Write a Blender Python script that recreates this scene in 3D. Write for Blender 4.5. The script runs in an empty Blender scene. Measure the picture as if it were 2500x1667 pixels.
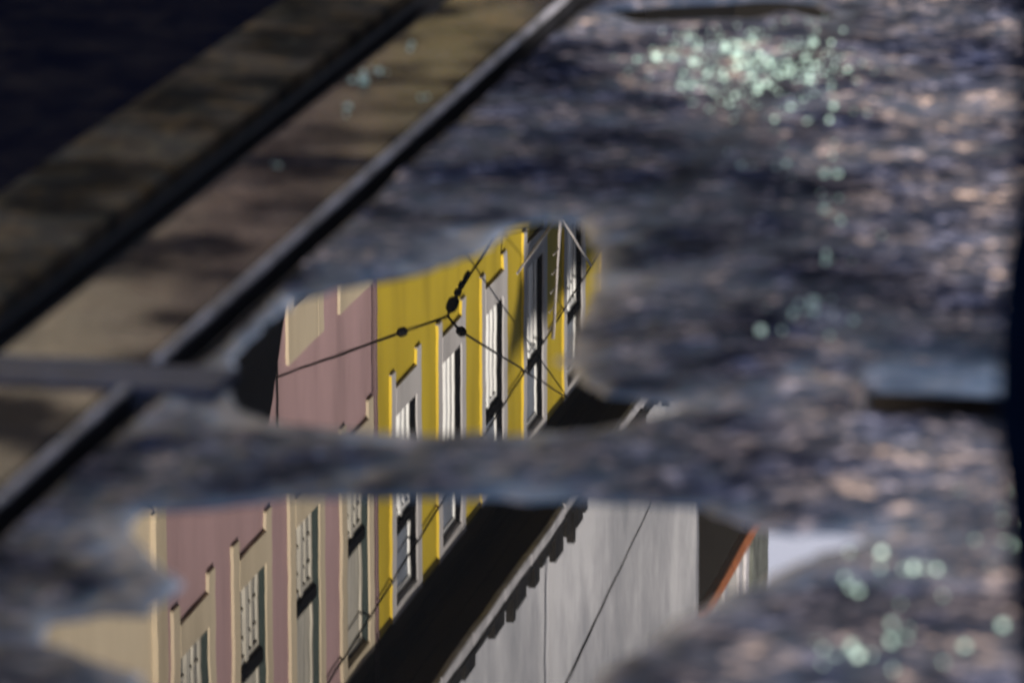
import bpy, bmesh, math, random
import numpy as np
from mathutils import Vector, Matrix

random.seed(7)
rng = np.random.default_rng(11)
R = math.radians
scene = bpy.context.scene
COL = scene.collection

# ------------------------------------------------------------------ camera, sky, sun, exposure
# world: +Y runs down the street along the tram rails, +X to its right hand side, water level z = 0
CAM_H = 1.4
cam_d = bpy.data.cameras.new('camera')
cam = bpy.data.objects.new('camera', cam_d)
COL.objects.link(cam)
cam.location = (0, 0, CAM_H)
cam.rotation_euler = (R(90 - 12.837), 0, R(10.692))
cam_d.sensor_width = 36
cam_d.lens = 36 * 12755 / 2500
cam_d.clip_start = 0.05
cam_d.clip_end = 2000
cam_d.dof.use_dof = True
cam_d.dof.focus_distance = 50
cam_d.dof.aperture_fstop = 8.4
cam_d.dof.aperture_blades = 0
scene.camera = cam

SUN = Vector((1.0, -1.75, 0.70)).normalized()
SUN_EL = math.asin(SUN.z)
SUN_AZ = math.atan2(SUN.x, SUN.y)          # clockwise from +Y

world = bpy.data.worlds.new('World')
scene.world = world
world.use_nodes = True
wn = world.node_tree
sky = wn.nodes.new('ShaderNodeTexSky')
sky.sky_type = 'NISHITA'
sky.sun_disc = False
sky.sun_elevation = SUN_EL
sky.sun_rotation = SUN_AZ
sky.air_density = 1.0
sky.dust_density = 0.6
bg = wn.nodes['Background']
bg.inputs['Strength'].default_value = 0.065
# pale haze thickening towards the horizon, the same all round
tc = wn.nodes.new('ShaderNodeTexCoord'); sp = wn.nodes.new('ShaderNodeSeparateXYZ')
wn.links.new(tc.outputs['Generated'], sp.inputs[0])
hz = wn.nodes.new('ShaderNodeMapRange'); hz.interpolation_type = 'SMOOTHSTEP'
for i_, v_ in enumerate((.28, .34, .92, .0)): hz.inputs[i_+1].default_value = v_
wn.links.new(sp.outputs[2], hz.inputs[0])
mx = wn.nodes.new('ShaderNodeMix'); mx.data_type = 'RGBA'
wn.links.new(hz.outputs[0], mx.inputs[0]); wn.links.new(sky.outputs[0], mx.inputs[6])
mx.inputs[7].default_value = (10.8, 10.9, 13.0, 1)
wn.links.new(mx.outputs[2], bg.inputs['Color'])

sun_d = bpy.data.lights.new('sun', 'SUN')
sun_d.energy = 4.2
sun_d.angle = R(0.53)
sun_d.color = (1.0, 0.93, 0.84)
sun = bpy.data.objects.new('sun', sun_d)
COL.objects.link(sun)
sun.rotation_euler = SUN.to_track_quat('Z', 'Y').to_euler()
sun.location = (30, -50, 30)

scene.view_settings.view_transform = 'Standard'
scene.view_settings.look = 'None'
scene.view_settings.gamma = 1.0
scene.view_settings.exposure = 1.9
scene.view_settings.use_curve_mapping = False
scene.render.engine = 'CYCLES'
scene.cycles.use_denoising = True
scene.cycles.max_bounces = 8
scene.cycles.sample_clamp_indirect = 12

# ------------------------------------------------------------------ helpers
def tag(o, label=None, cat=None, group=None, kind=None):
    if label: o['label'] = label
    if cat: o['category'] = cat
    if group: o['group'] = group
    if kind: o['kind'] = kind
    return o

def link(o, parent=None):
    COL.objects.link(o)
    if parent is not None:
        o.parent = parent
    return o

def empty(name, loc=(0, 0, 0)):
    o = bpy.data.objects.new(name, None)
    o.location = loc
    o.empty_display_size = 0.1
    return link(o)

class MB:
    """collects boxes, tubes and lathes for one mesh"""
    def __init__(self): self.bm = bmesh.new()
    def box(self, a, b, bevel=0):
        x0, y0, z0 = a; x1, y1, z1 = b
        vs = [self.bm.verts.new(p) for p in ((x0,y0,z0),(x1,y0,z0),(x1,y1,z0),(x0,y1,z0),(x0,y0,z1),(x1,y0,z1),(x1,y1,z1),(x0,y1,z1))]
        fs = [self.bm.faces.new([vs[i] for i in f]) for f in ((0,3,2,1),(4,5,6,7),(0,1,5,4),(1,2,6,5),(2,3,7,6),(3,0,4,7))]
        if bevel:
            es = list({e for f in fs for e in f.edges})
            bmesh.ops.bevel(self.bm, geom=es, offset=bevel, segments=1, affect='EDGES')
        return self
    def tube(self, pts, rad, n=8):
        pts = [Vector(p) for p in pts]
        rings = []
        for i, p in enumerate(pts):
            d = (pts[min(i+1, len(pts)-1)] - pts[max(i-1, 0)]).normalized()
            a = d.orthogonal().normalized() if abs(d.z) > .99 else d.cross(Vector((0,0,1))).normalized()
            b = d.cross(a)
            r = rad[i] if isinstance(rad, (list, tuple)) else rad
            rings.append([self.bm.verts.new(p + r*(a*math.cos(2*math.pi*k/n) + b*math.sin(2*math.pi*k/n))) for k in range(n)])
        for q, s in zip(rings, rings[1:]):
            for k in range(n):
                f = self.bm.faces.new((q[k], q[(k+1) % n], s[(k+1) % n], s[k])); f.smooth = True
        self.bm.faces.new(rings[0][::-1]); self.bm.faces.new(rings[-1])
        return self
    def prism(self, poly, ax, a, b):
        """poly of 2D points extruded along world axis ax from a to b"""
        def P(u, v, t):
            return {0: (t, u, v), 1: (u, t, v), 2: (u, v, t)}[ax]
        A = [self.bm.verts.new(P(u, v, a)) for u, v in poly]
        B = [self.bm.verts.new(P(u, v, b)) for u, v in poly]
        self.bm.faces.new(A[::-1]); self.bm.faces.new(B)
        n = len(poly)
        for k in range(n):
            self.bm.faces.new((A[k], A[(k+1) % n], B[(k+1) % n], B[k]))
        bmesh.ops.recalc_face_normals(self.bm, faces=self.bm.faces)
        return self
    def mesh(self, name, mat):
        me = bpy.data.meshes.new(name)
        bmesh.ops.recalc_face_normals(self.bm, faces=self.bm.faces)
        self.bm.to_mesh(me); self.bm.free()
        if mat: me.materials.append(mat)
        return me
    def build(self, name, mat, parent=None, loc=None):
        o = bpy.data.objects.new(name, self.mesh(name, mat))
        if loc: o.location = loc
        return link(o, parent)

def obj_from(name, me, parent=None, loc=None):
    o = bpy.data.objects.new(name, me)
    if loc: o.location = loc
    return link(o, parent)

# ------------------------------------------------------------------ materials
def new_mat(name):
    m = bpy.data.materials.new(name); m.use_nodes = True
    nt = m.node_tree
    return m, nt, nt.nodes['Principled BSDF']

def coords(nt, scale=(1, 1, 1)):
    g = nt.nodes.new('ShaderNodeNewGeometry')
    mp = nt.nodes.new('ShaderNodeMapping'); mp.inputs['Scale'].default_value = scale
    nt.links.new(g.outputs['Position'], mp.inputs['Vector'])
    return mp.outputs[0]

def noise(nt, vec, scale, detail=4, rough=.55):
    n = nt.nodes.new('ShaderNodeTexNoise')
    n.inputs['Scale'].default_value = scale; n.inputs['Detail'].default_value = detail
    n.inputs['Roughness'].default_value = rough
    nt.links.new(vec, n.inputs['Vector'])
    return n.outputs['Fac']

def ramp(nt, fac, stops):
    r = nt.nodes.new('ShaderNodeValToRGB')
    e = r.color_ramp.elements
    while len(e) > 1: e.remove(e[-1])
    e[0].position, e[0].color = stops[0][0], (*stops[0][1], 1)
    for p, c in stops[1:]:
        k = e.new(p); k.color = (*c, 1)
    nt.links.new(fac, r.inputs['Fac'])
    return r.outputs['Color']

def mixc(nt, fac, a, b, mode='MIX'):
    m = nt.nodes.new('ShaderNodeMix'); m.data_type = 'RGBA'; m.blend_type = mode
    for s, v in ((m.inputs[0], fac), (m.inputs[6], a), (m.inputs[7], b)):
        if hasattr(v, 'type') and hasattr(v, 'links'): nt.links.new(v, s)
        elif isinstance(v, (int, float)): s.default_value = v
        else: s.default_value = (*v, 1)
    return m.outputs[2]

def math_n(nt, op, a, b=0.0, clamp=False):
    m = nt.nodes.new('ShaderNodeMath'); m.operation = op; m.use_clamp = clamp
    for s, v in ((m.inputs[0], a), (m.inputs[1], b)):
        if hasattr(v, 'links'): nt.links.new(v, s)
        else: s.default_value = v
    return m.outputs[0]

def maprange(nt, v, a, b, c, d):
    m = nt.nodes.new('ShaderNodeMapRange')
    for i, q in enumerate((a, b, c, d)): m.inputs[i + 1].default_value = q
    nt.links.new(v, m.inputs[0]); return m.outputs[0]

def bump(nt, h, dist, strength=1.0):
    b = nt.nodes.new('ShaderNodeBump'); b.inputs['Distance'].default_value = dist; b.inputs['Strength'].default_value = strength
    nt.links.new(h, b.inputs['Height']); return b.outputs[0]

def simple(name, col, rough=.6, metal=0.0, var=.18, scale=3.0, vscale=(1, 1, 1), bumpd=0.0, spec=.5):
    m, nt, p = new_mat(name)
    v = coords(nt, vscale)
    n = noise(nt, v, scale, 5)
    lo = tuple(max(0, c*(1-var)) for c in col); hi = tuple(c*(1+var) for c in col)
    nt.links.new(ramp(nt, n, [(.3, lo), (.7, hi)]), p.inputs['Base Color'])
    p.inputs['Roughness'].default_value = rough; p.inputs['Metallic'].default_value = metal
    p.inputs['Specular IOR Level'].default_value = spec
    if bumpd: nt.links.new(bump(nt, noise(nt, v, scale*8, 4), bumpd), p.inputs['Normal'])
    return m

def plaster(name, col, stain):
    m, nt, p = new_mat(name)
    v1 = coords(nt, (1, 1, .22)); v2 = coords(nt, (1, 1, 1))
    c1 = ramp(nt, noise(nt, v1, 1.6, 6), [(.32, tuple(x*.74 for x in col)), (.5, tuple(x*.95 for x in col)), (.66, tuple(x*1.06 for x in col))])
    c2 = mixc(nt, maprange(nt, noise(nt, v2, .5, 5), .45, .75, 0, .55), c1, stain)
    nt.links.new(c2, p.inputs['Base Color'])
    p.inputs['Roughness'].default_value = .85
    p.inputs['Specular IOR Level'].default_value = .2
    nt.links.new(bump(nt, noise(nt, v2, 40, 4), .002), p.inputs['Normal'])
    return m

M = {}
M['yellow'] = plaster('yellow plaster', (.52, .385, .026), (.46, .33, .022))
M['yellow_trim'] = plaster('yellow trim paint', (.66, .48, .05), (.62, .44, .045))
M['pink'] = plaster('pink plaster', (.42, .275, .278), (.37, .24, .24))
M['cream'] = plaster('cream plaster', (.70, .59, .43), (.60, .50, .36))
M['cream_stone'] = plaster('cream stone trim', (.55, .46, .33), (.46, .38, .26))
M['grey_stone'] = plaster('pale grey stone trim', (.50, .47, .46), (.42, .40, .39))
M['white'] = simple('white window paint', (.78, .77, .74), .5, var=.08)
M['drab'] = simple('drab beige window paint', (.40, .37, .31), .6, var=.3, scale=3, vscale=(1, 6, .5))
M['green'] = simple('dark green shutter paint', (.010, .022, .019), .5)
M['box'] = simple('black blind box', (.004, .004, .005), .9, spec=.03)
M['blueg'] = simple('slate blue panel paint', (.16, .18, .22), .55)
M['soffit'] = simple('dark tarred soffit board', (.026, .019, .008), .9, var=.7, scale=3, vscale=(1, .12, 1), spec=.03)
M['fascia'] = simple('weathered pale cornice', (.46, .44, .45), .75, var=.35, scale=5, vscale=(1, .5, 1))
M['gutter'] = simple('blackened gutter iron', (.016, .014, .012), .8, var=.5, scale=4, spec=.1)
M['greywall'] = None
M['terracotta'] = simple('terracotta tile', (.42, .115, .022), .8, var=.25, scale=6)
M['pale_far'] = plaster('whitewashed wall', (.60, .57, .53), (.42, .42, .40))
M['ivy'] = simple('grey green lichen wall', (.12, .13, .11), .9, var=.6, scale=2.5)
M['shade_wall'] = simple('shade dark brown plaster', (.010, .008, .006), .95, spec=.02)  # house fronts in shade: the shadow is put into this dark brown
M['pipe'] = simple('dull mauve pipe paint', (.10, .06, .06), .7)
M['wire'] = simple('black cable rubber', (.006, .006, .006), .8, spec=.06)
M['insul'] = simple('black glazed insulator', (.004, .004, .005), .7, spec=.06)
M['mast'] = simple('pale galvanised steel', (.34, .31, .30), .6, metal=.2)
M['dark_navy'] = simple('near black navy', (.0022, .0024, .0035), .9, spec=.02)
M['post'] = simple('navy cast iron paint', (.0008, .0024, .0075), 1.0, var=.25, scale=30, bumpd=.0006, spec=.0)

m, nt, p = new_mat('window glass')
p.inputs['Base Color'].default_value = (.03, .035, .045, 1); p.inputs['Roughness'].default_value = .04
p.inputs['IOR'].default_value = 1.5
M['pane'] = m

m, nt, p = new_mat('streaked grey render')
v1 = coords(nt, (1, 1, .10)); v2 = coords(nt, (1, 1, 1))
c1 = ramp(nt, noise(nt, v1, 2.2, 7, .7), [(.34, (.17, .175, .195)), (.47, (.26, .26, .28)), (.62, (.41, .405, .42))])
c2 = mixc(nt, maprange(nt, noise(nt, v2, .35, 5), .4, .7, 0, .5), c1, (.27, .27, .28))
nt.links.new(c2, p.inputs['Base Color']); p.inputs['Roughness'].default_value = .9
p.inputs['Specular IOR Level'].default_value = .15
M['greywall'] = m

# water: still, slightly rippled, over a dark muddy bed
m, nt, p = new_mat('puddle water')
p.inputs['Base Color'].default_value = (.012, .011, .010, 1)
p.inputs['Roughness'].default_value = 0.0
p.inputs['IOR'].default_value = 1.333
v = coords(nt, (1, .35, 1))
h1 = noise(nt, v, 28, 3, .6)
nt.links.new(bump(nt, h1, 2.2e-5), p.inputs['Normal'])
M['water'] = m

# wet street surfaces: grain, patches, dampness that follows the level above the water
def road_mat(name, dark, mid, light, dry=.02, wetr=.30, dryr=.55, grain=75, spec=(.006, .09), edge=0.0, soft=0.0):
    m, nt, p = new_mat(name)
    v = coords(nt)
    fine = noise(nt, v, grain, 3, .6)
    patch = noise(nt, v, 4.5, 3, .55)
    blot = noise(nt, v, 29, 3, .6)
    stone = ramp(nt, fine, [(.32, dark), (.5, mid), (.68, light)])
    blotc = ramp(nt, blot, [(.40, (.05, .06, .10)), (.47, (.38, .42, .60)), (.53, (.95, .93, .95)), (.60, (2.6, 2.35, 2.15)), (.70, (3.6, 3.2, 2.8))])
    if soft: blotc = mixc(nt, soft, blotc, (.9, .9, .9))
    c = mixc(nt, 1.0, stone, blotc, 'MULTIPLY')
    pc = ramp(nt, patch, [(.36, (.42, .47, .64)), (.5, (.88, .88, .96)), (.62, (1.6, 1.47, 1.38))])
    c = mixc(nt, 1.0, c, pc, 'MULTIPLY')
    hue = ramp(nt, noise(nt, v, 9.5, 3, .6), [(.40, (.80, .92, 1.18)), (.5, (1.0, .97, .95)), (.60, (1.10, 1.0, .88))])
    c = mixc(nt, 1.0, c, hue, 'MULTIPLY')
    g = nt.nodes.new('ShaderNodeNewGeometry')
    sx = nt.nodes.new('ShaderNodeSeparateXYZ'); nt.links.new(g.outputs['Position'], sx.inputs[0])
    wet = maprange(nt, math_n(nt, 'ADD', sx.outputs[2], maprange(nt, blot, .3, .7, -.006, .006)), .002, dry, 1, 0)
    c = mixc(nt, math_n(nt, 'MULTIPLY', wet, .6), c, (.008, .009, .014))
    nt.links.new(c, p.inputs['Base Color'])
    p.inputs['Roughness'].default_value = 1.0
    p.inputs['Specular IOR Level'].default_value = 0.0
    bmp = bump(nt, fine, .0012, .8)
    nt.links.new(bmp, p.inputs['Normal'])
    # thin water film: a small mirror share over the dull stone
    gl = nt.nodes.new('ShaderNodeBsdfGlossy'); gl.inputs['Color'].default_value = (.95, .97, 1, 1)
    nt.links.new(maprange(nt, wet, 0, 1, dryr, wetr), gl.inputs['Roughness'])
    nt.links.new(bmp, gl.inputs['Normal'])
    ms_ = nt.nodes.new('ShaderNodeMixShader'); ms_.name = 'film'
    very = maprange(nt, math_n(nt, 'ADD', sx.outputs[2], maprange(nt, blot, .3, .7, -.0015, .0015)), .0012, .0062, edge, 0)
    share = math_n(nt, 'MULTIPLY', maprange(nt, wet, 0, 1, *spec), maprange(nt, patch, .40, .60, .15, 1.7))
    share = math_n(nt, 'ADD', share, very)
    nt.links.new(share, ms_.inputs[0]); nt.links.new(p.outputs[0], ms_.inputs[1]); nt.links.new(gl.outputs[0], ms_.inputs[2])
    nt.links.new(ms_.outputs[0], nt.nodes['Material Output'].inputs['Surface'])
    return m, nt, p, c, sx

M['asphalt'], nt, p, c, sx = road_mat('wet worn asphalt', (.010, .0115, .016), (.046, .046, .053), (.145, .132, .128), edge=.13)
# near-black colour left of the tracks, and a strip of tar along a seam
left = maprange(nt, sx.outputs[0], -1.992, -1.996, 0, 1)
sm = math_n(nt, 'ADD', sx.outputs[0], math_n(nt, 'MULTIPLY', sx.outputs[1], -.029))
sm = math_n(nt, 'ABSOLUTE', math_n(nt, 'ADD', sm, 1.2815))
seam = maprange(nt, sm, .012, .030, .8, 0)
c = mixc(nt, seam, c, (.012, .012, .014))
c = mixc(nt, left, c, (.0018, .0028, .009))
nt.links.new(c, p.inputs['Base Color'])
fs = nt.nodes['film'].inputs[0]
nt.links.new(math_n(nt, 'MULTIPLY', fs.links[0].from_socket, maprange(nt, left, 0, 1, 1, .03)), fs)
M['slab'], *_ = road_mat('wet brown concrete slab', (.018, .013, .009), (.042, .031, .022), (.075, .056, .040), dry=.05, wetr=.14, dryr=.26, grain=55, spec=(.05, .075), soft=.55)
M['edge_stone'], *_ = road_mat('brown granite edging', (.026, .018, .006), (.055, .040, .015), (.088, .066, .028), dry=.03, wetr=.6, dryr=.7, grain=60, spec=(.012, .02), soft=.72)
M['rail'] = simple('worn bright rail steel', (.17, .165, .185), .55, metal=.3, var=.8, scale=14, bumpd=.002)
M['rail_dark'] = simple('black greasy rail iron', (.006, .006, .008), .75, var=.4, scale=12, spec=.12)
M['plate'] = simple('damp blue grey steel strip', (.020, .024, .042), .6, var=.5, scale=18, bumpd=.004, spec=.1)
M['drain'] = simple('rusty brown drain iron', (.0028, .0016, .0008), .8, var=.6, scale=25, spec=.1)
m, nt, p = new_mat('pale green broken glass')
p.inputs['Base Color'].default_value = (.25, .35, .30, 1); p.inputs['Roughness'].default_value = .3; p.inputs['IOR'].default_value = 1.55
M['shard'] = m

# ------------------------------------------------------------------ ground sheet with puddle hollows
UP = [(-1.392,5.684),(-1.433,5.802),(-1.447,5.942),(-1.444,6.056),(-1.436,6.2),(-1.41,6.273),(-1.368,6.323),(-1.329,6.388),(-1.289,6.483),(-1.271,6.587),(-1.264,6.711),(-1.231,6.759),(-1.182,6.734),(-1.15,6.635),(-1.117,6.488),(-1.09,6.293),(-1.08,6.118),(-1.080,6.015),(-1.067,5.928),(-1.021,5.848),(-0.982,5.788),(-0.937,5.75),(-0.896,5.727),(-0.912,5.690),(-0.945,5.645),(-0.992,5.612),(-1.047,5.582),(-1.136,5.562),(-1.207,5.563),(-1.277,5.578),(-1.337,5.605)]
LO = [(-1.361,5.171),(-1.337,5.172),(-1.3,5.186),(-1.27,5.209),(-1.224,5.239),(-1.165,5.257),(-1.104,5.261),(-1.032,5.279),(-0.974,5.275),(-0.933,5.294),(-0.867,5.296),(-0.8,5.286),(-0.751,5.248),(-0.703,5.213),(-0.633,5.203),(-0.618,5.184),(-0.647,5.146),(-0.685,5.058),(-0.727,4.972),(-0.768,4.866),(-0.788,4.745),(-0.798,4.618),(-0.802,4.511),(-0.95,4.40),(-1.148,4.446),(-1.178,4.533),(-1.223,4.593),(-1.285,4.635),(-1.330,4.672),(-1.335,4.730),(-1.300,4.772),(-1.258,4.770),(-1.258,4.885),(-1.270,4.935),(-1.318,4.985),(-1.340,5.04),(-1.350,5.10)]
SL = [(-1.44,8.493),(-1.373,8.567),(-1.243,8.627),(-1.177,8.657),(-1.112,8.634),(-1.067,8.529),(-1.085,8.483),(-1.135,8.551),(-1.169,8.545),(-1.184,8.456),(-1.283,8.437),(-1.374,8.403)]
TI = [(-1.122,6.602),(-1.103,6.605),(-1.077,6.461),(-1.096,6.458)]

def vnoise(X, Y, scale, seed):
    """smooth value noise in [-1,1]"""
    tab = np.random.default_rng(seed).uniform(-1, 1, (256, 256))
    x = X*scale + 1000; y = Y*scale + 1000
    xi = np.floor(x).astype(int); yi = np.floor(y).astype(int)
    fx = x-xi; fy = y-yi
    fx = fx*fx*(3-2*fx); fy = fy*fy*(3-2*fy)
    g = lambda a, b: tab[a % 256, b % 256]
    return (g(xi,yi)*(1-fx)+g(xi+1,yi)*fx)*(1-fy) + (g(xi,yi+1)*(1-fx)+g(xi+1,yi+1)*fx)*fy

def sdist(X, Y, poly):
    """signed distance to a polygon, negative inside"""
    P = np.array(poly); Q = np.roll(P, -1, 0)
    d2 = np.full(X.shape, 1e9); ins = np.zeros(X.shape, bool)
    for (ax, ay), (bx, by) in zip(P, Q):
        ex, ey = bx-ax, by-ay
        t = np.clip(((X-ax)*ex+(Y-ay)*ey)/(ex*ex+ey*ey+1e-12), 0, 1)
        d2 = np.minimum(d2, (X-ax-t*ex)**2+(Y-ay-t*ey)**2)
        if ay != by:
            c = ((ay > Y) != (by > Y)) & (X < (bx-ax)*(Y-ay)/(by-ay)+ax)
            ins ^= c
    d = np.sqrt(d2)
    return np.where(ins, -d, d)

def spread(dense, lo, hi, step0):
    a = []; s = step0; v = dense[0]
    while v > lo:
        s *= 1.35; v -= s; a.append(v)
    b = []; s = step0; v = dense[-1]
    while v < hi:
        s *= 1.35; v += s; b.append(v)
    return np.concatenate([np.array(a[::-1]), dense, np.array(b)])

TL, TR = -1.990, -1.474          # edges of the track bed trench
xs = np.arange(-2.75, -0.14, .0075)
xs = xs[(np.abs(xs-TL) > .004) & (np.abs(xs-TR) > .004)]
xs = np.sort(np.concatenate([xs, [TL, TL+.003, TR-.003, TR]]))
xs = spread(xs, -300, 300, .0075)
ys = spread(np.arange(4.1, 9.1, .012), -250, 400, .012)
X, Y = np.meshgrid(xs, ys, indexing='ij')
wob = .010*vnoise(X, Y, 8, 1) + .008*vnoise(X, Y, 19, 2) + .005*vnoise(X, Y, 45, 3) - .005
SD = {}
for k, poly in (('up', UP), ('lo', LO), ('sl', SL), ('ti', TI)):
    SD[k] = sdist(X, Y, poly) + wob*(1.0 if k in ('up', 'lo') else .35)
SD.pop('ti')
sd = np.minimum.reduce([SD[k] for k in SD])
near = np.clip(1-np.maximum(np.abs(X+1.4)-2, np.maximum(4-Y, Y-10))/3, 0, 1)
grain = .0022*vnoise(X, Y, 70, 5) + .0016*vnoise(X, Y, 130, 6)
und = .003*vnoise(X, Y, 5, 8) + .0026*vnoise(X, Y, 12, 9) + .0024*vnoise(X, Y, 28, 10)
land = .0016 + .0135*(1-np.exp(-np.maximum(sd, 0)/.105)) + (grain+und)*np.clip(sd/.08+.30, .30, 1)*near
land = np.where(sd > .02, np.maximum(land, .0012), land)
bed = -.014*(1-np.exp(np.minimum(sd, 0)/.04)) - .0005
Z = np.where(sd > 0, land, bed)
# trench for the tracks
tr = (X > TL+.001) & (X < TR-.001)
Z = np.where(tr, -.12, Z)
# ground left of the track lies a little lower
Z = np.where(X <= TL+.001, .004+.002*vnoise(X, Y, 30, 21)*near, Z)
# drain slot in the road by the post
DY0, DY1, DX0 = 5.705, 5.885, -.690
slot = (X > DX0+.0) & (X < -.30) & (Y > DY0) & (Y < DY1)
Z = np.where(slot, -.07, Z)
# the road falls smoothly towards the drain
fw = np.clip((X-DX0+.10+.06*vnoise(X, Y, 14, 31))/.09, 0, 1)*np.clip((DY1+.24+.08*vnoise(X, Y, 10, 32)-Y)/.10, 0, 1)*((Y >= DY1) & (X < -.30))
fw = fw*fw*(3-2*fw)
Z = Z*(1-fw) + fw*(.002+(Y-DY1-.09)*.11+.5*grain+.5*und)
# a shallow trough where the cross strip lies
TY0, TY1 = 5.66, 5.80
cross = (X < -1.44) & (X > TR-.001) & (Y > TY0) & (Y < TY1)
Z = np.where(cross, np.minimum(Z, .004), Z)

def grid_mesh(name, X, Y, Z, mask=None):
    nx, ny = X.shape
    co = np.stack([X, Y, Z], -1).reshape(-1, 3)
    i = np.arange(nx*ny).reshape(nx, ny)
    q = np.stack([i[:-1, :-1], i[1:, :-1], i[1:, 1:], i[:-1, 1:]], -1)
    if mask is not None: q = q[mask]
    q = q.reshape(-1, 4)
    if mask is not None:
        used, inv = np.unique(q, return_inverse=True)
        co = co[used]; q = inv.reshape(-1, 4)
    me = bpy.data.meshes.new(name)
    me.vertices.add(len(co)); me.vertices.foreach_set('co', co.astype(np.float32).ravel())
    me.loops.add(q.size); me.loops.foreach_set('vertex_index', q.astype(np.int32).ravel())
    me.polygons.add(len(q)); me.polygons.foreach_set('loop_start', np.arange(0, q.size, 4, dtype=np.int32))
    me.polygons.foreach_set('use_smooth', np.ones(len(q), bool))
    me.update(calc_edges=True)
    return me

def ground_z(x, y):
    i = np.searchsorted(xs, x); j = np.searchsorted(ys, y)
    return float(Z[i-1:i+1, j-1:j+1].max())

me = grid_mesh('road', X, Y, Z); me.materials.append(M['asphalt'])
tag(obj_from('road', me), 'worn wet asphalt road with shallow hollows full of water', kind='structure')

cut_i = np.flatnonzero((xs > -2.6) & (xs < -.2))[::4]
cut_j = np.flatnonzero((ys > 4.15) & (ys < 9.05))[::3]
Xw, Yw = X[np.ix_(cut_i, cut_j)], Y[np.ix_(cut_i, cut_j)]
for k, lab in (('up', 'broad puddle beside the bright rail mirroring the yellow house'), ('lo', 'wide puddle mirroring pink window bays and a patch of pale sky'),
               ('sl', 'narrow dark sliver of water beyond the glass scatter')):
    s = SD[k][np.ix_(cut_i, cut_j)]
    cell = np.minimum.reduce([s[:-1, :-1], s[1:, :-1], s[1:, 1:], s[:-1, 1:]]) < (.05 if k in ('up', 'lo') else .02)
    cell &= (Xw[:-1, :-1] > TR)
    me = grid_mesh('puddle', Xw, Yw, np.zeros_like(Xw), cell); me.materials.append(M['water'])
    tag(obj_from('puddle', me), lab, kind='structure')

# ------------------------------------------------------------------ tram track
bed = MB().box((-1.9869, -20, -.119), (-1.4771, 90, -.09)).build('track_bed', M['rail_dark'])
tag(bed, 'sunken bed of the tram track between asphalt edges', kind='structure')
y = 2.2
for k in range(22):                                   # brown edging stones
    ln = .62 + .4*random.random()
    dz = random.uniform(-.002, .003)
    MB().box((-1.9865, y, -.088), (-1.797, y+ln-.002, .012+dz*.2), .001).build('edging_stone', M['edge_stone'], bed)
    y += ln
for k, (a, b) in enumerate(((1.6, 3.0), (3.0, 4.35), (4.35, 5.655), (5.805, 7.055), (7.055, 8.325), (8.325, 9.7), (9.7, 11.1), (11.1, 12.5))):
    MB().box((-1.722, a+.008, -.088), (-1.534, b-.008, .010+.003*((k*37) % 5-2)/2), .005).build('paving_slab', M['slab'], bed)

slot_rail = empty('tram_rail', (-1.76, 0, -.09)); tag(slot_rail, 'broad black sunken rail strip between brown edging and wet slabs', 'rail')
MB().box((-.034, -20, .001), (.0345, 90, .055)).build('rail_web', M['rail_dark'], slot_rail)
MB().box((-.0345, -20, .0555), (-.022, 90, .078)).build('rail_flange', M['rail_dark'], slot_rail)
bright = empty('tram_rail', (-1.50, 0, -.09)); tag(bright, 'rail with bright worn edge and black wheel groove beside the asphalt', 'rail')
MB().box((-.027, -20, .100), (-.014, 5.66, .108), .003).build('rail_edge', M['rail'], bright)
MB().box((-.027, 5.80, .100), (-.014, 90, .108), .003).build('rail_edge', M['rail'], bright)
MB().box((-.0325, -20, .001), (-.0155, 90, .0998)).build('rail_web', M['rail_dark'], bright)
MB().box((-.0153, -20, .001), (.0228, 90, .025)).build('wheel_groove', M['rail_dark'], bright)
MB().box((.0195, -20, .0252), (.0228, 90, .098)).build('groove_wall', M['rail_dark'], bright)
strip = MB().box((-1.79, 5.672, -.05), (-1.42, 5.788, .0125), .002).build('cross_plate', M['plate'])
tag(strip, 'flat damp steel plate laid across the track at the bright rail', 'plate')

drain = empty('drain_channel', (-.5, 5.795, -.069)); tag(drain, 'narrow rusty drain slot cut across the asphalt beside the dark post', 'drain')
MB().box((-.187, -.0820, .001), (.19, .0820, .012)).build('channel_floor', M['drain'], drain)
MB().box((-.187, .0825, .001), (.19, .0875, .062)).build('channel_wall', M['drain'], drain)
MB().box((-.187, -.0875, .001), (.19, -.0825, .072)).build('channel_wall', M['drain'], drain)

# ------------------------------------------------------------------ facades
L = -10.0
def wall_with_holes(name, mat, parent, y0, y1, z0, z1, holes, x=L, depth=.16):
    """front skin with rectangular openings, returned into the wall, and a solid body behind"""
    b = MB()
    yl = sorted({y0, y1, *[h[0] for h in holes], *[h[1] for h in holes]})
    zl = sorted({z0, z1, *[h[2] for h in holes], *[h[3] for h in holes]})
    for a, c in zip(yl, yl[1:]):
        for d, e in zip(zl, zl[1:]):
            if any(h[0] <= a and c <= h[1] and h[2] <= d and e <= h[3] for h in holes): continue
            vs = [b.bm.verts.new(q) for q in ((x, a, d), (x, c, d), (x, c, e), (x, a, e))]
            b.bm.faces.new(vs)
    bmesh.ops.remove_doubles(b.bm, verts=b.bm.verts, dist=1e-5)
    o = bpy.data.objects.new(name, None)
    me = bpy.data.meshes.new(name); b.bm.to_mesh(me); b.bm.free(); me.materials.append(mat)
    o = obj_from(name, me, parent)
    MB().box((x-1.9, y0+.002, z0), (x-depth, y1-.002, z1-.01)).build('wall_core', mat, parent)
    return o

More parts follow.
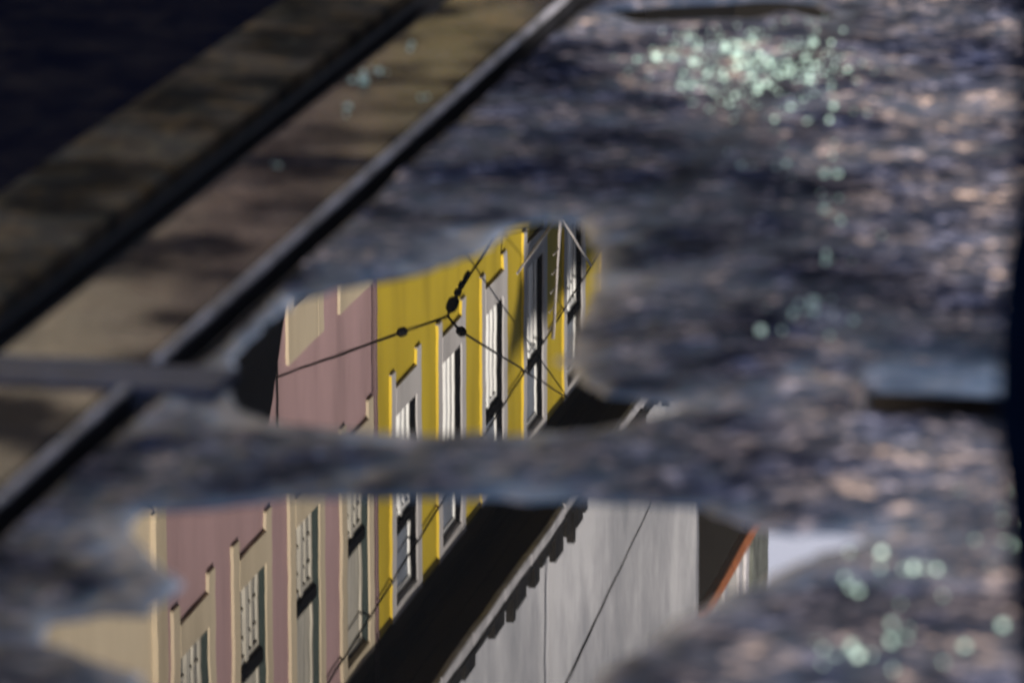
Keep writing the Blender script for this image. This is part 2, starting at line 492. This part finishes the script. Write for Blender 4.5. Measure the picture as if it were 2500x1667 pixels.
class Win:
    """one window kind: shared meshes for its surround and the pieces inside it, local origin at near lower corner of the surround"""
    def __init__(s, stone, trim, W=1.36, jn=.19, jf=.20, apron=.27, ear=.17, top=2.14, head=.12, trans=1.43, muntin=(), shutter='green', upper='pane', sash='white'):
        s.W = W; pr = .03
        o0, o1 = jn, W-jf
        s.parts = []
        sur = MB()
        sur.box((-.13, 0, -ear), (pr, jn, top+head-.001))
        sur.box((-.13, o1, -ear), (pr, W, top+head-.002))
        sur.box((-.13, jn+.001, 0), (pr+.004, o1-.001, apron))
        sur.box((-.13, jn+.001, top), (pr-.003, o1-.001, top+head))
        s.sur = sur.mesh('window', stone)
        s.parts.append(('jamb_edge', MB().box((.002, -.008, -ear+.01), (pr-.001, -.0005, top+head-.01)).mesh('jamb_edge', trim)))
        s.parts.append(('jamb_edge', MB().box((.002, o1-.0075, .0-ear+.01), (pr-.001, o1-.0005, -.001)).mesh('jamb_edge', trim)))
        xs0, xs1 = -.085, -.045
        f = MB(); b0, t0 = apron, top
        for a in (o0+.001, o1-.061): f.box((xs0, a, b0+.001), (xs1, a+.06, t0-.001))
        mid = (o0+o1)/2
        f.box((xs0, mid-.045, b0+.001), (xs1+.012, mid+.045, trans-.062))
        for a in (o0+.061, mid+.045):
            e = (mid-.045) if a < mid else o1-.061
            f.box((xs0, a, b0+.001), (xs1-.001, e, b0+.085)); f.box((xs0, a, trans-.13), (xs1-.001, e, trans-.062))
            q = (a+e)/2; f.box((xs0+.004, q-.022, b0+.085), (xs1-.002, q+.022, trans-.13))
            for z in muntin: f.box((xs0+.004, a, z-.014), (xs1-.006, e, z+.014))
        f.box((xs0, o0+.061, t0-.07), (xs1-.001, o1-.061, t0-.001))
        s.parts.append(('sash', f.mesh('sash', M[sash])))
        for a, e in ((o0+.06, mid), (mid, o1-.06)):
            s.parts.append(('pane', MB().box((-.072, a+.001, b0+.05), (-.066, e-.001, trans-.07)).mesh('pane', M['pane'])))
        s.parts.append(('upper_light', MB().box((-.078, o0+.061, trans+.065), (-.062, o1-.061, t0-.06)).mesh('upper_light', M[upper])))
        s.parts.append(('blind_box', MB().box((-.10, o0+.002, trans-.06), (-.004, o1-.02, trans+.06), .008).mesh('blind_box', M['box'])))
        if shutter:
            s.parts.append(('shutter', MB().box((-.043, o1-.018, b0+.01), (.012, o1-.002, t0-.02), .003).mesh('shutter', M[shutter])))
    def place(s, parent, y, z, trans=None):
        w = obj_from('window', s.sur, parent, (L, y, z))
        for n, me in s.parts: obj_from(n, me, w)
        return w
    def hole(s, y, z, top=2.14, head=.12):
        return (y+.03, y+s.W-.03, z+.02, z+top+head-.03)

EAVE = 12.60
SILL = 9.98
ywin = Win(M['grey_stone'], M['yellow_trim'], W=1.38, upper='blueg', shutter='box')
pwin = Win(M['cream_stone'], M['cream_stone'], W=1.36, jn=.20, trans=1.08, muntin=(.55, .80), upper='drab', sash='drab')

pwin2 = Win(M['cream_stone'], M['cream_stone'], W=1.36, jn=.20, trans=1.08, top=1.80, head=.46, muntin=(.55, .80), upper='drab', sash='drab')
# yellow house
yel = empty('yellow_house', (0, 0, 0)); tag(yel, 'yellow plastered house with pale grey window surrounds next to the pink house', 'house')
ylist = [46.72, 48.93, 51.17, 53.50, 55.95, 58.45, 60.95]
holes = [ywin.hole(y, SILL) for y in ylist] + [ywin.hole(y, SILL-4.0) for y in ylist]
wall_with_holes('wall', M['yellow'], yel, 46.2, 66.09, 0, EAVE, holes)
for y in ylist:
    ywin.place(yel, y, SILL); ywin.place(yel, y, SILL-4.0)
MB().box((L+.002, 58.9, 6.9), (L+.45, 66.05, 9.9)).build('wall_shade_box', M['dark_navy'], yel)  # dark box standing in for the shade on this stretch of wall
# pink house
pink = empty('pink_house', (0, 0, 0)); tag(pink, 'pink plastered house with cream window surrounds and dark blind boxes', 'house')
plist = [34.3, 36.4, 38.45, 40.45, 42.50, 44.55]
holes = [pwin.hole(y, SILL) for y in plist] + [pwin.hole(y, SILL-3.49) for y in plist]
wall_with_holes('wall', M['pink'], pink, 32.6, 46.198, 0, EAVE, holes)
for y in plist:
    pwin.place(pink, y, SILL); pwin2.place(pink, y, SILL-3.49)
for yy, r in ((45.94, .010), (46.06, .008)):
    MB().tube([(L+.03, yy, .1), (L+.03, yy, EAVE-.02)], r, 8).build('wall_pipe', M['pipe'], pink)
MB().tube([(L+.02, 42.62-.5, 2), (L+.02, 42.6-.5, 9.6)], .008, 6).build('wall_cable', M['wire'], pink)

# shared deep eaves: boards, pale cornice, blackened gutter in lengths
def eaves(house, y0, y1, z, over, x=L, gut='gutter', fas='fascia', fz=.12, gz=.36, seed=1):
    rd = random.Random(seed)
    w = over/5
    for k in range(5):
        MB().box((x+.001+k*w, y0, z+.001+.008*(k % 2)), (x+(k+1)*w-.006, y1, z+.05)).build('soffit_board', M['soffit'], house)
    for k in range(2 if gut else 0):  # dark boards stand in for the eave's shadow on the wall top
        MB().box((x+.002, y0, z-.345+k*.172), (x+.018+.012*k, y1, z-.345+k*.172+.166)).build('eave_shade_board', M['soffit'], house)
    y = y0
    while y < y1-.1:
        e = min(y1, y+rd.uniform(1.4, 2.0))
        dz = rd.uniform(-.015, .02)
        MB().box((x+over, y+.006, z-.012+dz), (x+over+.07, e-.006, z+fz+dz), .012).build('cornice_block', M[fas], house)
        y = e
    if gut:
        y = y0+.5
        while y < y1-.1:
            e = min(y1, y+rd.uniform(2.8, 3.6)); h = gz*rd.uniform(.75, 1.1)
            b = MB()
            b.prism([(x+over-.05, z+.06), (x+over+.02, z+fz+.024), (x+over+.045, z+fz+.07), (x+over+.035, z+fz+.12), (x+over-.05, z+fz+.10)], 1, y, e-.03)
            b.prism([(x+over-.3, z+.06), (x+over-.06, z+.06), (x+over-.02, z+fz+h*.8), (x+over-.20, z+fz+h)], 1, y+.01, e-.05)
            q = y+.1
            while q < e-.3:
                t = rd.uniform(.15, .9)
                b.box((x+over-.06, q, z+fz+.03), (x+over+.005+rd.uniform(0, .02), q+t, z+fz+h*rd.uniform(.55, 1.15)))
                q += t+rd.uniform(.05, 1.1)
            b.box((x+over-.05, e-.16, z+fz+.03), (x+over+.03, e-.04, z+fz+h+.12))
            b.build('gutter_length', M['gutter'], house)
            y = e
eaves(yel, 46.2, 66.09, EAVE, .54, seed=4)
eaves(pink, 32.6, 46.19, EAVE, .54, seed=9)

# dark solid shape on the pink house, lower floor
shape_mb = MB()
shape_mb.prism([(38.8, 6.5), (41.7, 7.1), (40.45, 8.75), (39.3, 8.9), (38.8, 8.6)], 0, L+.002, L+.34)
shape_mb.build('dark_wall_shape', M['dark_navy'], pink)

# cream house standing forward of the row
cr = empty('cream_house', (0, 0, 0)); tag(cr, 'cream rendered house corner standing forward beside the pink house', 'house')
MB().box((-16, 10, 0), (-8.5, 32.48, 12.4)).build('wall', M['cream'], cr)
MB().box((-8.499, 32.20, 0), (-8.46, 32.47, 12.3)).build('corner_strip', M['cream_stone'], cr)
MB().box((-16.3, 9.8, 12.41), (-8.1, 32.7, 12.6)).build('roof', M['terracotta'], cr)

# taller far house: blank grey end wall towards us, dark front, terracotta roof edge
YF = 66.1
far = empty('tall_house', (0, 0, 0)); tag(far, 'tall house with blank streaked grey end wall and terracotta roof edge', 'house')
tag(MB().box((-24, YF, 0), (L-.001, YF+.25, 25)).build('end_wall', M['greywall'], far), 'blank grey end wall with pale vertical streaks')
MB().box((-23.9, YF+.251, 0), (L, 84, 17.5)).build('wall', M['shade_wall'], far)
for xx, r, dx in ((-11.93, .022, -.12), (-13.4, .012, .05)):
    MB().tube([(xx, YF-.03, 9), (xx+dx, YF-.03, 25)], r, 8).build('conduit', M['greywall'], far)
y = YF+.3
while y < 84:
    MB().tube([(L-.1, y+.12, 17.70), (L+.10, y+.12, 17.64)], .072, 8).build('roof_tile', M['terracotta'], far)
    y += .15
MB().box((-13, YF+.3, 17.5), (L-.1, 73.4, 25)).build('attic_wall', M['pale_far'], far)
for a in (67.0, 68.3, 69.2, 70.6, 71.3):
    MB().box((L-.099, a, 17.6), (L-.06, a+.3, 24.8)).build('attic_pilaster', M['fascia'], far)
MB().box((L-.099, 71.75, 17.55), (L-.03, 73.38, 24.9)).build('lichen_pier', M['ivy'], far)
last = empty('dark_house', (0, 0, 0)); tag(last, 'low brown house with shade-dark walls at the far end of the row', 'house')
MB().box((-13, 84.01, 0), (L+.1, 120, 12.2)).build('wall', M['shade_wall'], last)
MB().prism([(L+.4, 12.2), (L+.4, 12.3), (-11.5, 14.0), (-13.4, 12.2)], 1, 84.01, 120).build('roof', M['terracotta'], last)

# house across the street; its roof edge throws the shade on the yellow wall
T = 15.0
def across(y, z): return (y-1.75*T, z+.7*T)
op = empty('opposite_house', (0, 0, 0)); tag(op, 'plain house across the street shading the yellow wall', 'house')
a, b, c_, d = across(52.7, 11.05), across(66, 11.0), across(66, 9), across(53.9, 9.8)
MB().prism([(d[0]+.3, 0), (c_[0], 0), (c_[0], b[1]-1.5), (d[0]+.3, d[1])], 0, 5.0, 12).build('wall', M['cream'], op)
MB().prism([d, (c_[0]+.3, d[1]-.0), (b[0]+.3, b[1]), a], 0, 4.95, 12.2).build('roof', M['terracotta'], op)

# more of the opposite row, unseen, added to cut sky fill on the facades
for (a, b, h, lab) in ((6, 26, 15.6, 'long low unseen house added across the street before the gap'), (40.2, 62, 17.5, 'tall unseen house added across the street beyond the plain one'), (62.1, 110, 16.5, 'far long unseen house added across the street')):
    o = empty('added_row_house', (5.2, a, 0)); tag(o, lab, 'house', 'unseen houses added across the street')
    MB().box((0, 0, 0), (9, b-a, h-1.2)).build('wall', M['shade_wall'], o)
    MB().prism([(-.3, h-1.2), (9.3, h-1.2), (5, h), (4, h)], 1, 0, b-a).build('roof', M['terracotta'], o)

# hoarding on posts, unseen, added to keep the sun off the track side
hd = empty('shade_board', (6, -12, 0)); tag(hd, 'large unseen board on steel posts, added to shade the road', 'shade_board')
MB().box((0, -14, 4.86), (.12, 6.85, 9.5)).build('board', M['cream_stone'], hd)
for yy in (-12, -6, 0, 6): MB().box((.13, yy, 0), (.28, yy+.15, 9.2)).build('post', M['mast'], hd)

# ------------------------------------------------------------------ overhead cables
J = Vector((-6.66, 33, 6.11))
def sag(a, b, s, n=14):
    a, b = Vector(a), Vector(b)
    return [a.lerp(b, t/n) - Vector((0, 0, s*4*(t/n)*(1-t/n))) for t in range(n+1)]
def ball(b, p, d, r, ln):
    p, d = Vector(p), Vector(d).normalized()
    prof = [(-1, .25), (-.85, .55), (-.55, .92), (-.2, 1), (.2, 1), (.55, .92), (.85, .55), (1, .25)]
    b.tube([p+d*(t*ln) for t, _ in prof], [r*q for _, q in prof], 12)
span = empty('span_wire', J); tag(span, 'black overhead span wire meeting at a knot of round insulators', 'cable')
aL, aR, aU = Vector((L+.02, 41.7, 8.70)), Vector((L+.05, 56.0, 12.2)), Vector((L+.02, 57.5, 8.85))
def J_(p): return Vector(p)-J
lp = Vector((-6.97, 33, 6.22)); rp = Vector((-6.57, 33, 6.20)); up_ = Vector((-6.42, 33, 5.67)); um = Vector((-6.61, 33, 5.97))
jt = Vector((-6.665, 33.0, 6.10))
MB().tube([J_(jt), J_(lp)] + [J_(q) for q in sag(lp, aL, .0)][1:], .0105, 6).build('wire', M['wire'], span)
MB().tube([J_(jt), J_(rp)] + [J_(q) for q in sag(rp, aR, .0)][1:], .0085, 6).build('wire', M['wire'], span)
MB().tube([J_(jt), J_(um), J_(up_)] + [J_(q) for q in sag(up_, aU, .0)][1:], .0105, 6).build('wire', M['wire'], span)
b = MB(); ball(b, J_(lp), lp-jt, .034, .040); b.build('insulator', M['insul'], span)
b = MB(); ball(b, J_(rp), rp-jt, .034, .040); b.build('insulator', M['insul'], span)
b = MB(); ball(b, J_((-6.632, 33, 6.02)), um-jt, .040, .062); b.build('insulator', M['insul'], span)
b = MB(); ball(b, J_((-6.595, 33, 5.935)), um-jt, .024, .03); ball(b, J_((-6.57, 33, 5.885)), um-jt, .022, .03); ball(b, J_((-6.54, 33, 5.83)), um-jt, .018, .05)
b.build('turnbuckle', M['insul'], span)

def cable(label, a, b, r, s=0, blob=None):
    o = empty('overhead_cable', a); tag(o, label, 'cable')
    a = Vector(a)
    MB().tube([q-a for q in sag(a, b, s)], r, 6).build('wire', M['wire'], o)
    if blob:
        p = a.lerp(Vector(b), blob); m_ = MB(); ball(m_, p-a, Vector(b)-a, .045, .28); m_.build('splice', M['insul'], o)
    return o
cable('straight black cable slanting across the windows of the yellow wall', (L+.03, 58.9, 10.97), (L+.03, 42.35, 12.10), .012, 0, None)
cable('thin grey cable crossing in front of the streaked grey block', (L+.05, 63.95, 14.77), (-3.2, 17.4, 4.1), .006)
cable('very thin horizontal line in front of the yellow windows', (L+.04, 50.6, 9.30), (L+.04, 60, 10.95), .004)
for k, (dz, dy, r) in enumerate(((0, 0, .014), (.25, 1.0, .008), (-.2, .4, .007))):
    cable(('thick', 'slack thin', 'short thin')[k] + ' black cable running from the cream corner to the pink wall', (-8.44, 32.0, 7.15+dz*.5), (L+.03, 40.0+dy, 9.05+dz), r, .05)

# slim pale mast with two stays in front of the yellow house
ms = empty('slim_mast', (-9.2, 51.4, 0)); tag(ms, 'slim pale steel mast with two diagonal stays before the yellow house', 'mast')
MB().tube([(0, .75, 0), (0, 0, 9.2), (0, -.45, 10.37)], [.05, .022, .020], 8).build('pole', M['mast'], ms)
MB().tube([(0, .02, 9.15), (0, -2.4, 9.28)], .014, 6).build('stay', M['mast'], ms)
MB().tube([(0, .02, 9.2), (0, 1.8, 10.08)], .014, 6).build('stay', M['mast'], ms)
for k in range(5):
    z = 9.5+k*.18
    MB().tube([(0, -.12-.08*k, z), (0, -.42-.08*k, z+.01)], .006, 5).build('spike', M['mast'], ms)

# ------------------------------------------------------------------ post at the road edge
po = empty('street_post', (-.20, 3.5, .012)); tag(po, 'dark navy cast iron post with swollen collar at the road edge', 'post')
prof = [(0, .17), (.05, .17), (.07, .14), (.16, .125), (.20, .105), (.30, .0985), (.36, .101), (.42, .107), (.48, .113), (.53, .120), (.60, .1205), (.645, .118), (.68, .111), (.72, .109), (.78, .111), (.86, .1135), (.93, .115)]
MB().tube([(0, 0, z) for z, r in prof], [r for z, r in prof], 40).build('shaft', M['post'], po)
cap = [(.931, .12), (.95, .125), (.97, .12), (.985, .08), (1.0, .07), (1.03, .095), (1.07, .10), (1.11, .085), (1.14, .05), (1.15, .01)]
MB().tube([(0, 0, z) for z, r in cap], [r for z, r in cap], 32).build('cap', M['post'], po)

# ------------------------------------------------------------------ broken glass
SH = [(-1.182,8.149,3),(-1.165,8.113,2),(-1.143,8.051,2),(-1.211,7.924,1),(-1.256,8.104,1),(-1.264,8.036,1),(-1.273,7.95,1),(-1.183,7.735,1),(-1.171,7.817,1),(-1.138,7.889,2),(-1.114,7.875,3),(-1.101,7.915,2),(-1.091,7.947,1),(-1.068,7.97,1),(-1.052,8.154,1),(-1.022,7.948,2),(-0.995,7.842,2),(-1.009,7.778,2),(-1.085,7.764,2),(-1.07,7.752,2),(-1.048,7.832,1),(-1.105,7.653,1),(-1.01,7.574,1),(-0.947,7.586,1),(-1.001,7.108,1),(-0.968,7.115,1),(-0.895,7.068,1),(-0.869,6.884,2),(-0.841,6.777,1),(-0.818,6.181,3),(-0.802,6.189,3),(-0.77,6.188,2),(-0.609,5.01,1),(-0.588,4.957,1),(-0.597,4.981,1),(-0.553,5.05,1),(-0.533,5.049,1),(-0.52,5.051,1),(-0.474,5.253,1),(-0.464,5.172,1),(-0.436,4.843,1),(-0.568,4.744,1),(-0.559,4.721,1),(-0.533,4.765,1),(-0.52,4.775,1),(-1.681,8.043,1),(-1.666,7.782,1),(-1.702,7.698,1),(-1.699,7.765,1),(-1.569,7.573,1),(-1.65,7.42,1),(-1.657,7.012,1),(-0.478,4.713,1),(-0.821,6.515,1)]
shard_me = []
for k in range(6):
    rd = random.Random(100+k)
    b = MB(); s = .5
    b.box((-s, -s, 0), (s, s, .9))
    for v in b.bm.verts:
        v.co += Vector([rd.uniform(-.16, .16) for _ in range(3)])*(1 if v.co.z > .1 else .6)
    shard_me.append(b.mesh('glass_fragment', M['shard']))
gi = 0
for x, y, n in SH:
    for j in range(n+(1 if y > 6 else 1)):
        xx = x+(random.gauss(0, .016) if j else 0); yy = y+(random.gauss(0, .07) if j else 0)
        s = random.uniform(.0026, .0078)*(1.0 if y > 6 else .8)
        z = .011 if xx < -1.5 else ground_z(xx, yy)
        o = obj_from('glass_fragment', shard_me[gi % 6], None, (xx, yy, z-.0004)); gi += 1
        if gi % 7 == 3: s *= 1.5
        o.scale = (s*random.uniform(.8, 1.2), s, s*random.uniform(.8, 1.3))
        o.rotation_euler = (R(random.uniform(-10, 6)), R(random.uniform(-8, 8)), R(19+random.uniform(-25, 25)))
        if x < -1.5: l, g = 'pale green glass crumb lying on a wet slab between the rails', 'glass crumbs between the rails'
        elif y > 7.5: l, g = 'pale green glass crumb in the dense scatter on the asphalt', 'dense glass scatter'
        elif y > 6: l, g = 'lone pale green glass crumb on asphalt behind the broad puddle', 'loose glass crumbs behind the puddle'
        else: l, g = 'pale green glass crumb on asphalt below the drain slot', 'glass crumbs near the drain'
        tag(o, l, 'glass', g)

# fine grit of the same glass, too small to count
b = MB(); rd = random.Random(5)
for k in range(420):
    x, y, n = SH[rd.choice([i for i in range(len(SH)) if k % 5 == 0 or SH[i][1] > 7.5])]
    xx = x+rd.gauss(0, .030); yy = y+rd.gauss(0, .12)
    if xx < -1.47: continue
    z = ground_z(xx, yy)
    if z < .001: continue
    h = rd.uniform(.0006, .0016)
    b.box((xx-h, yy-h, z-.0002), (xx+h*rd.uniform(.6, 1.4), yy+h, z+h*2))
tag(b.build('glass_grit', M['shard']), 'fine greenish glass grit strewn among the larger crumbs', 'glass', kind='stuff')
